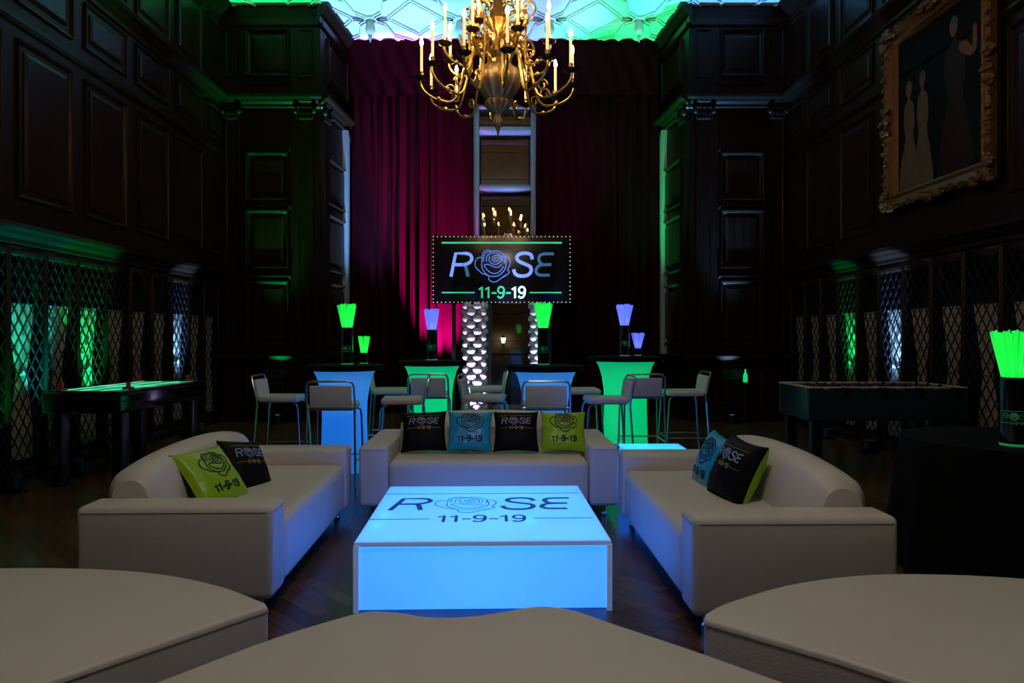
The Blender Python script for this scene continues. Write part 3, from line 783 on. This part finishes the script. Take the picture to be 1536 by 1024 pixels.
for i, (px, d, rz, lab) in enumerate(ST_):
    if not used: SP.location = (wx(px, d), d, 0); SP.rotation_euler = (0, 0, math.radians(rz)); SP['label'] = 'white '+lab; used = True
    else: dup(SP, (wx(px, d), d, 0), math.radians(rz), 'white '+lab)

# ------------------------------------------------------------------ air hockey table
t = thing('air_hockey_table', 'black air hockey table with a glowing green surface along the left wall', 'game table', (-3.70, 6.88, 0), math.radians(-3))
B().box(-.36, .36, -.76, .76, .66, .845).make('cabinet', 'black_gloss', t, bevel=.02)
B().box(-.33, .33, -.73, .73, .846, .853).make('play_surface', 'hockey', t, smooth=False)
b = B()
for x in (-.3, -.1, .1, .3): b.box(x-.012, x+.012, -.72, .72, .8535, .8545)
b.box(-.32, .32, -.01, .01, .8535, .8545); b.make('surface_marking', 'hockey_line', t, smooth=False)
b = B(); b.box(-.36, -.335, -.76, .76, .84, .862).box(.335, .36, -.76, .76, .84, .862).box(-.36, .36, -.76, -.735, .84, .862).box(-.36, .36, .735, .76, .84, .862); b.make('rail', 'black_plastic', t, bevel=.004)
for x in (-.28, .28):
    for y in (-.62, .62): B().box(x-.05, x+.05, y-.06, y+.06, 0, .67).make('leg', 'black_plastic', t, bevel=.01)
for i, (x, y) in enumerate(((-3.97, 6.22), (-3.44, 6.35), (-3.95, 7.5), (-3.43, 7.52))):
    mm = B(); mm.lathe([(.05, 0), (.052, .012), (.045, .02), (.02, .025), (.018, .05), (.024, .06), (.015, .07)], n=18)
    o = mm.make('mallet', 'red', None); o.location = (x, y, .8605)
    tag(o, ['red mallet at the near left corner of the glowing hockey table', 'red mallet on the near right rail of the glowing hockey table', 'red mallet at the far wall-side corner of the hockey table', 'red mallet at the far right corner of the hockey table'][i], 'mallet', 'hockey mallets')

# ------------------------------------------------------------------ foosball table
FX0 = wx(1215, 6.6); t = thing('foosball_table', 'dark foosball table with a pale top rail by the right-hand lattice windows', 'game table', (FX0+.75, 6.98, 0), math.radians(-1))
b = B()
b.box(-.75, .75, -.38, -.345, .54, .85).box(-.75, .75, .345, .38, .54, .85).box(-.75, -.715, -.345, .345, .54, .85).box(.715, .75, -.345, .345, .54, .85); b.box(-.72, .72, -.35, .35, .54, .56)
b.make('cabinet', 'foos', t, bevel=.006)
b = B(); b.box(-.75, .75, -.385, -.34, .85, .864).box(-.75, .75, .34, .385, .85, .864).box(-.75, -.71, -.34, .34, .85, .864).box(.71, .75, -.34, .34, .85, .864); b.make('top_rail', 'foos_rail', t, bevel=.003)
B().box(-.71, .71, -.34, .34, .72, .73).make('pitch', 'foos_green', t, smooth=False)
for k in range(8):
    x = -.6+k*.171; r = B().tube([(x, -.5, .845), (x, .5, .845)], .008).make('rod', 'steel', t)
    s = -1 if k % 2 else 1
    B().tube([(x, s*.39, .845), (x, s*.5, .845)], .02, 10).make('handle', 'black_plastic', r)
    b = B()
    for j in range(3 if k % 3 else 2):
        y = -.2+j*.2; b.box(x-.012, x+.012, y-.015, y+.015, .79, .86); b.sphere((x, y, .87), .015, 8, 6)
    b.make('player_figure', 'black_plastic' if k % 2 else 'red', r)
for x in (-.66, .66):
    for y in (-.3, .3): B().box(x-.05, x+.05, y-.05, y+.05, 0, .545).make('leg', 'black_plastic', t, bevel=.008)
for x in (-.69, .69):
    for z in (.60, .66): B().lathe([(.012, 0), (.012, .006)], n=10).xf(Matrix.Translation((x, -.38, z)) @ Matrix.Rotation(pi/2, 4, 'X')).make('bolt', 'chrome', t)
B().box(-.752, -.748, -.06, .06, .63, .70).make('goal_return', 'voidm', t, smooth=False)

# ------------------------------------------------------------------ framed painting
y0, y1, z0, z1 = 6.25, 8.04, 2.77, 4.82
t = thing('framed_painting', 'large dark oil portrait of standing figures in a carved gilt frame on the right wall', 'painting', (W-.02, (y0+y1)/2, z0))
hw = (y1-y0)/2; hh = z1-z0; fw = .2
B().box(-.03, 0, -hw+.1, hw-.1, .1, hh-.1).make('canvas', 'canvas', t, smooth=False)
b = B()
def loopf(seq):
    vs = []
    for off, h in seq:
        for u, v in ((-hw+off, off), (hw-off, off), (hw-off, hh-off), (-hw+off, hh-off)): vs.append((-h, u, v))
    fs = []
    for i in range(len(seq)-1):
        for k in range(4): a = i*4+k; c = i*4+(k+1) % 4; fs.append((a, c, c+4, a+4))
    b.add(vs, fs)
loopf([(.02, 0), (.0, .05), (.015, .10), (.05, .12), (.08, .09), (.13, .07), (.16, .085), (.175, .06), (.2, .035)])
b.make('frame', 'gilt', t, smooth=False)
rr = random.Random(3)
def leafs(u, v, dirx, s=1):
    b = B()
    for k in range(7):
        a = rr.uniform(0, 2*pi); d = rr.uniform(0, .05)*s
        b.sphere((-.11-rr.uniform(-.01, .02), u+d*cos(a), v+d*sin(a)), rr.uniform(.018, .034)*s, 8, 5, (.6, 1.3, .8))
    b.make('carved_leaf', 'gilt', t)
per = []
for k in range(15): per += [(-hw+.05+(2*hw-.1)*k/14, .04), (-hw+.05+(2*hw-.1)*k/14, hh-.04)]
for k in range(1, 16): per += [(-hw+.04, .05+(hh-.1)*k/16), (hw-.04, .05+(hh-.1)*k/16)]
for u, v in per:
    edge = (abs(abs(u)-hw) < .06 and abs(v-hh/2) > hh*.38) or (abs(abs(v-hh/2)-hh/2) < .06 and abs(u) > hw*.75); mid = abs(u) < .15 or abs(v-hh/2) < .15
    leafs(u, v, 0, 1.45 if edge else (1.35 if mid else .8))
def fig(parts):
    for nm, m, poly, lift in parts:
        q = B(); n = len(poly); q.add([(-.031-lift, -u, v) for u, v in poly]+[(-.029, -u, v) for u, v in poly], [tuple(range(n))]+[(i, (i+1) % n, n+(i+1) % n, n+i) for i in range(n)]); q.make(nm, m, t, smooth=False)
def body(cx, base, h, w, sh):
    pts = [(-w, 0), (-w*.85, .25*h), (-sh*.8, .5*h), (-sh*.95, .6*h), (-sh*1.15, .66*h), (-sh*1.05, .78*h), (-sh*.8, .84*h), (-sh*.28, .87*h), (-sh*.22, .92*h), (sh*.22, .92*h), (sh*.28, .87*h), (sh*.8, .84*h), (sh*1.05, .78*h), (sh*1.2, .62*h), (sh*.9, .52*h), (w*.8, .3*h), (w, 0)]
    return [(cx+a, base+c) for a, c in smooth(pts+[pts[0]], 3)[:-1]]
def head(cx, z, r): return [(cx+r*.8*cos(a*pi/8), z+r*1.15*sin(a*pi/8)) for a in range(16)]
# local -y = right-hand side of the picture as seen from the room
fig([('painted_dress', 'paint_dress', body(-.5, .16, 1.16, .19, .085), .001), ('painted_dress', 'paint_dress', body(-.25, .16, 1.18, .17, .085), .002),
     ('painted_coat', 'paint_coat', body(.28, .14, 1.56, .27, .14), .003),
     ('painted_hair', 'paint_hair', head(-.5, 1.3, .075), .002), ('painted_hair', 'paint_hair', head(-.25, 1.32, .075), .003), ('painted_hair', 'paint_hair', head(.27, 1.65, .085), .004),
     ('painted_face', 'paint_flesh', head(-.49, 1.27, .055), .004), ('painted_face', 'paint_flesh', head(-.25, 1.29, .055), .005), ('painted_face', 'paint_flesh', head(.27, 1.61, .062), .006),
     ('painted_arm', 'paint_flesh', smooth([(.34, 1.44), (.46, 1.43), (.54, 1.34), (.55, 1.52), (.60, 1.52), (.60, 1.30), (.5, 1.26), (.36, 1.36)], 3), .005)])

# ------------------------------------------------------------------ chandelier
CD = 7.0; cxx = wx(747, CD)
t = thing('chandelier', 'gilt brass chandelier with many lit candles hanging over the seating', 'chandelier', (cxx, CD, 0))
zz = lambda py: wz(py, CD)
zb = zz(190)
B().lathe([(.006, zb-.10), (.012, zb-.05), (.03, zb), (.05, zb+.05), (.035, zb+.10), (.03, zb+.12), (.09, zb+.16), (.125, zb+.21), (.13, zb+.25), (.10, zb+.27), (.15, zb+.31), (.21, zb+.40), (.225, zb+.48), (.2, zb+.56), (.13, zb+.61), (.08, zb+.63)], n=48, flute=.06, nf=16).make('urn', 'urn', t)
B().lathe([(.08, zb+.60), (.06, zb+.68), (.10, zb+.74), (.07, zb+.80), (.055, zb+.9), (.085, zb+1.0), (.12, zb+1.06), (.09, zb+1.13), (.05, zb+1.2), (.04, zb+1.35), (.07, zb+1.42), (.035, zb+1.5), (.03, zb+1.9), (.07, zb+1.98), (.03, zb+2.05)], n=24).make('stem', 'gold', t)
b = B(); z = zb+2.05; k = 0
while z < CZ-.06:
    a = 0 if k % 2 else pi/2
    b.tube([(.022*cos(q*pi/5)*cos(a), .022*cos(q*pi/5)*sin(a), z+.04+.04*sin(q*pi/5)) for q in range(10)], .006, 6, closed=True); z += .066; k += 1
b.make('chain', 'gold', t); B().lathe([(.02, CZ-.09), (.09, CZ-.03), (.10, CZ)], n=20).make('ceiling_rose', 'gold', t)
ARM = {}
def arm_proto(R, zp, z0, drop):
    """arm in local xz plane, ends at radius R height zp"""
    pts = smooth([(.06, z0), (.18, z0+.07), (.30, z0-.02), (R*.55, zp-drop), (R*.78, zp-drop*1.15), (R*.95, zp-drop*.75), (R+.01, zp-drop*.25), (R, zp)], 5)
    b = B(); b.tube([(x, 0, z) for x, z in pts], .013, 8)
    sc = [(R*.62+.055*cos(q*.55)*(1-q*.05), zp-drop*.55+.06*sin(q*.55)*(1-q*.05)) for q in range(14)]
    b.tube([(x, 0, z) for x, z in sc], .009, 6)
    sc = [(.26+.05*cos(-q*.5)*(1-q*.05), z0+.11+.05*sin(-q*.5)*(1-q*.05)) for q in range(14)]; b.tube([(x, 0, z) for x, z in sc], .009, 6)
    b.sphere((R*.78, 0, zp-drop*1.12), .024, 8, 6)
    return b
def ring(n, R, zp, z0, drop, ph, hc):
    A = None
    for k in range(n):
        a = ph+2*pi*k/n
        if A is None:
            A = arm_proto(R, zp, z0, drop).make('arm', 'gold', t)
            B().lathe([(.012, -.02), (.03, -.012), (.062, .008), (.07, .02), (.06, .018), (.02, .012)], (R, 0, zp), 20).make('drip_pan', 'bronze', A)
            B().lathe([(.016, 0), (.024, .02), (.018, .04), (.026, .06), (.02, .062)], (R, 0, zp+.01), 14).make('candle_cup', 'gold', A)
            B().lathe([(.0135, 0), (.0135, hc)], (R, 0, zp+.06), 10).make('candle', 'candle', A)
            B().lathe([(.006, 0), (.016, .018), (.020, .035), (.014, .06), (.004, .085)], (R, 0, zp+.06+hc), 10).make('flame_bulb', 'flame', A)
            A.rotation_euler = (0, 0, a)
        else:
            c = copytree(A, t); c.rotation_euler = (0, 0, a)
for k in range(12):
    a = 2*pi*(k+.5)/12; q = B()
    zc = zb+.78+.16*(k % 3); pts = smooth([(.07, zc), (.2, zc+.05), (.30, zc-.06), (.38, zc+.02), (.34, zc+.12), (.26, zc+.10), (.25, zc+.03), (.30, zc+.02)], 4)
    q.tube([(x*cos(a), x*sin(a), z) for x, z in pts], .012, 7); q.sphere((.30*cos(a), .30*sin(a), zc+.03), .022, 8, 6); q.make('scroll', 'gold', t)
zr = zz(124); ring(12, .765, zr, zb+.74, .17, .12, .27); ring(8, .55, zr+.30, zb+1.05, .14, .35, .27); ring(4, .30, zr+.5, zb+1.25, .10, .9, .25)

# ------------------------------------------------------------------ floor uplights (things) + their spots
def uplight(X, Y, lens, col, power, target, size, label, blend=.7):
    t = thing('floor_uplight', label, 'uplight', (X, Y, 0), 0, 'small LED uplights on the floor')
    d = (Vector(target)-Vector((X, Y, .12))); e = d.to_track_quat('Z', 'Y').to_euler()
    R = Matrix.Translation((0, 0, .11)) @ e.to_matrix().to_4x4()
    B().lathe([(.06, -.09), (.07, -.08), (.072, .03), (.066, .035), (.06, .02), (.058, .02)], n=20).xf(R).make('housing', 'black_plastic', t)
    B().lathe([(.055, .018), (.054, .022)], n=20).xf(R).make('lens', lens, t)
    b = B(); b.box(-.09, .09, -.05, .05, 0, .012); b.box(-.09, -.08, -.02, .02, 0, .13); b.box(.08, .09, -.02, .02, 0, .13); b.make('bracket', 'black_plastic', t, smooth=False)
    dn = d.normalized()
    lamp('SPOT', 'uplight_lamp', Vector((X, Y, .11))+dn*.05, power, col, target, size, blend, .04)
GR = (.0, 1, .22); BL = (.10, .42, 1); TE = (.0, .8, .55)
uplight(-3.50, 10.70, 'lens_g', GR, 2400, (-3.50, 10.55, 6.5), 30, 'green uplight on the floor in front of the left oak pier')
uplight(3.50, 10.70, 'lens_b', BL, 3200, (3.40, 10.55, 6.5), 30, 'blue uplight on the floor in front of the right oak pier')
uplight(-2.35, 11.62, 'lens_b', (.18, .48, 1), 4600, (-2.2, 11.75, 6.5), 34, 'blue uplight in the left corner behind the cocktail tables')
uplight(2.35, 11.62, 'lens_g', GR, 3000, (2.35, 11.7, 6.5), 32, 'green uplight in the right corner behind the cocktail tables')
uplight(-.95, 11.6, 'lens_m', (1, .0, 1), 5800, (-1.2, 12.3, 2.1), 36, 'magenta uplight at the foot of the left velvet curtain')
uplight(-1.5, 11.2, 'lens_g', TE, 1100, (-.9, 11.0, 6.5), 22, 'teal uplight on the floor behind the left green table')
uplight(.02, 11.45, 'lens_b', (.25, .35, 1), 1500, (.02, 12.3, 5.5), 20, 'violet-blue uplight below the sign')
uplight(1.1, 11.3, 'lens_b', (.18, .45, 1), 2400, (.5, 11.3, 6.5), 26, 'blue uplight on the floor behind the right green table')
uplight(-4.22, 5.98, 'lens_g', GR, 110, (-4.5, 6.2, 2.2), 70, 'green uplight on the floor at the left edge, under the near lattice windows')
uplight(-4.15, 6.75, 'lens_g', (.0, .75, .75), 800, (-4.56, 6.60, 1.9), 36, 'cyan uplight on the floor behind the near end of the hockey table')
uplight(-4.15, 7.62, 'lens_g', (.0, 1, .28), 900, (-4.56, 7.50, 1.7), 36, 'green uplight on the floor behind the far end of the hockey table')
uplight(-4.22, 9.60, 'lens_b', (.16, .45, 1), 1500, (-4.56, 9.62, 1.8), 24, 'blue uplight on the floor below the bright blue-white left curtain')
uplight(4.22, 9.08, 'lens_g', GR, 900, (4.56, 9.08, 1.8), 22, 'green uplight on the floor below the bright green right curtain')
uplight(4.22, 8.05, 'lens_b', (.18, .45, 1), 1700, (4.56, 8.03, 1.8), 24, 'blue uplight on the floor below the bright blue-white right curtain')
uplight(-.46, 10.1, 'lens_b', (.62, .42, 1), 420, (-.46, 10.55, .9), 60, 'violet uplight at the foot of the wide balloon column')
uplight(.52, 10.1, 'lens_b', (.35, .5, 1), 330, (.52, 10.55, 1.3), 50, 'pale blue uplight at the foot of the slim balloon column')

# small green bottle on the right pier ledge
o = B().lathe([(.03, 0), (.034, .01), (.034, .10), (.012, .15), (.012, .2)], n=14).make('bottle', 'hb_green'); o.location = (wx(1118, 10.75), 10.75, .64)
tag(o, 'small green lit bottle on a black stand beside the right oak pier', 'bottle')
t = thing('pedestal_stand', 'thin black stand holding the small green bottle by the right oak pier', 'stand', (wx(1118, 10.75), 10.75, 0))
B().lathe([(.10, 0), (.10, .02), (.012, .03), (.012, .61), (.08, .62), (.08, .638)], n=20).make('column', 'black_plastic', t)

# ------------------------------------------------------------------ general light: added warm fill point above the view, no fixture there, and a dim world
lamp('POINT', 'overhead_fill', (.1, 1.9, 4.5), 94, (1, .88, .78), rad=.4)
wd = bpy.data.worlds.new('world'); SC.world = wd; wd.use_nodes = True
wd.node_tree.nodes['Background'].inputs[0].default_value = (.5, .5, .55, 1); wd.node_tree.nodes['Background'].inputs[1].default_value = .006

SC.view_settings.view_transform = 'Standard'; SC.view_settings.look = 'None'; SC.view_settings.exposure = 0; SC.view_settings.gamma = 1; SC.view_settings.use_curve_mapping = False
SC.cycles.use_denoising = True; SC.cycles.max_bounces = 6; SC.cycles.diffuse_bounces = 3; SC.cycles.glossy_bounces = 3; SC.cycles.sample_clamp_indirect = 3
SC.cycles.caustics_reflective = False; SC.cycles.caustics_refractive = False
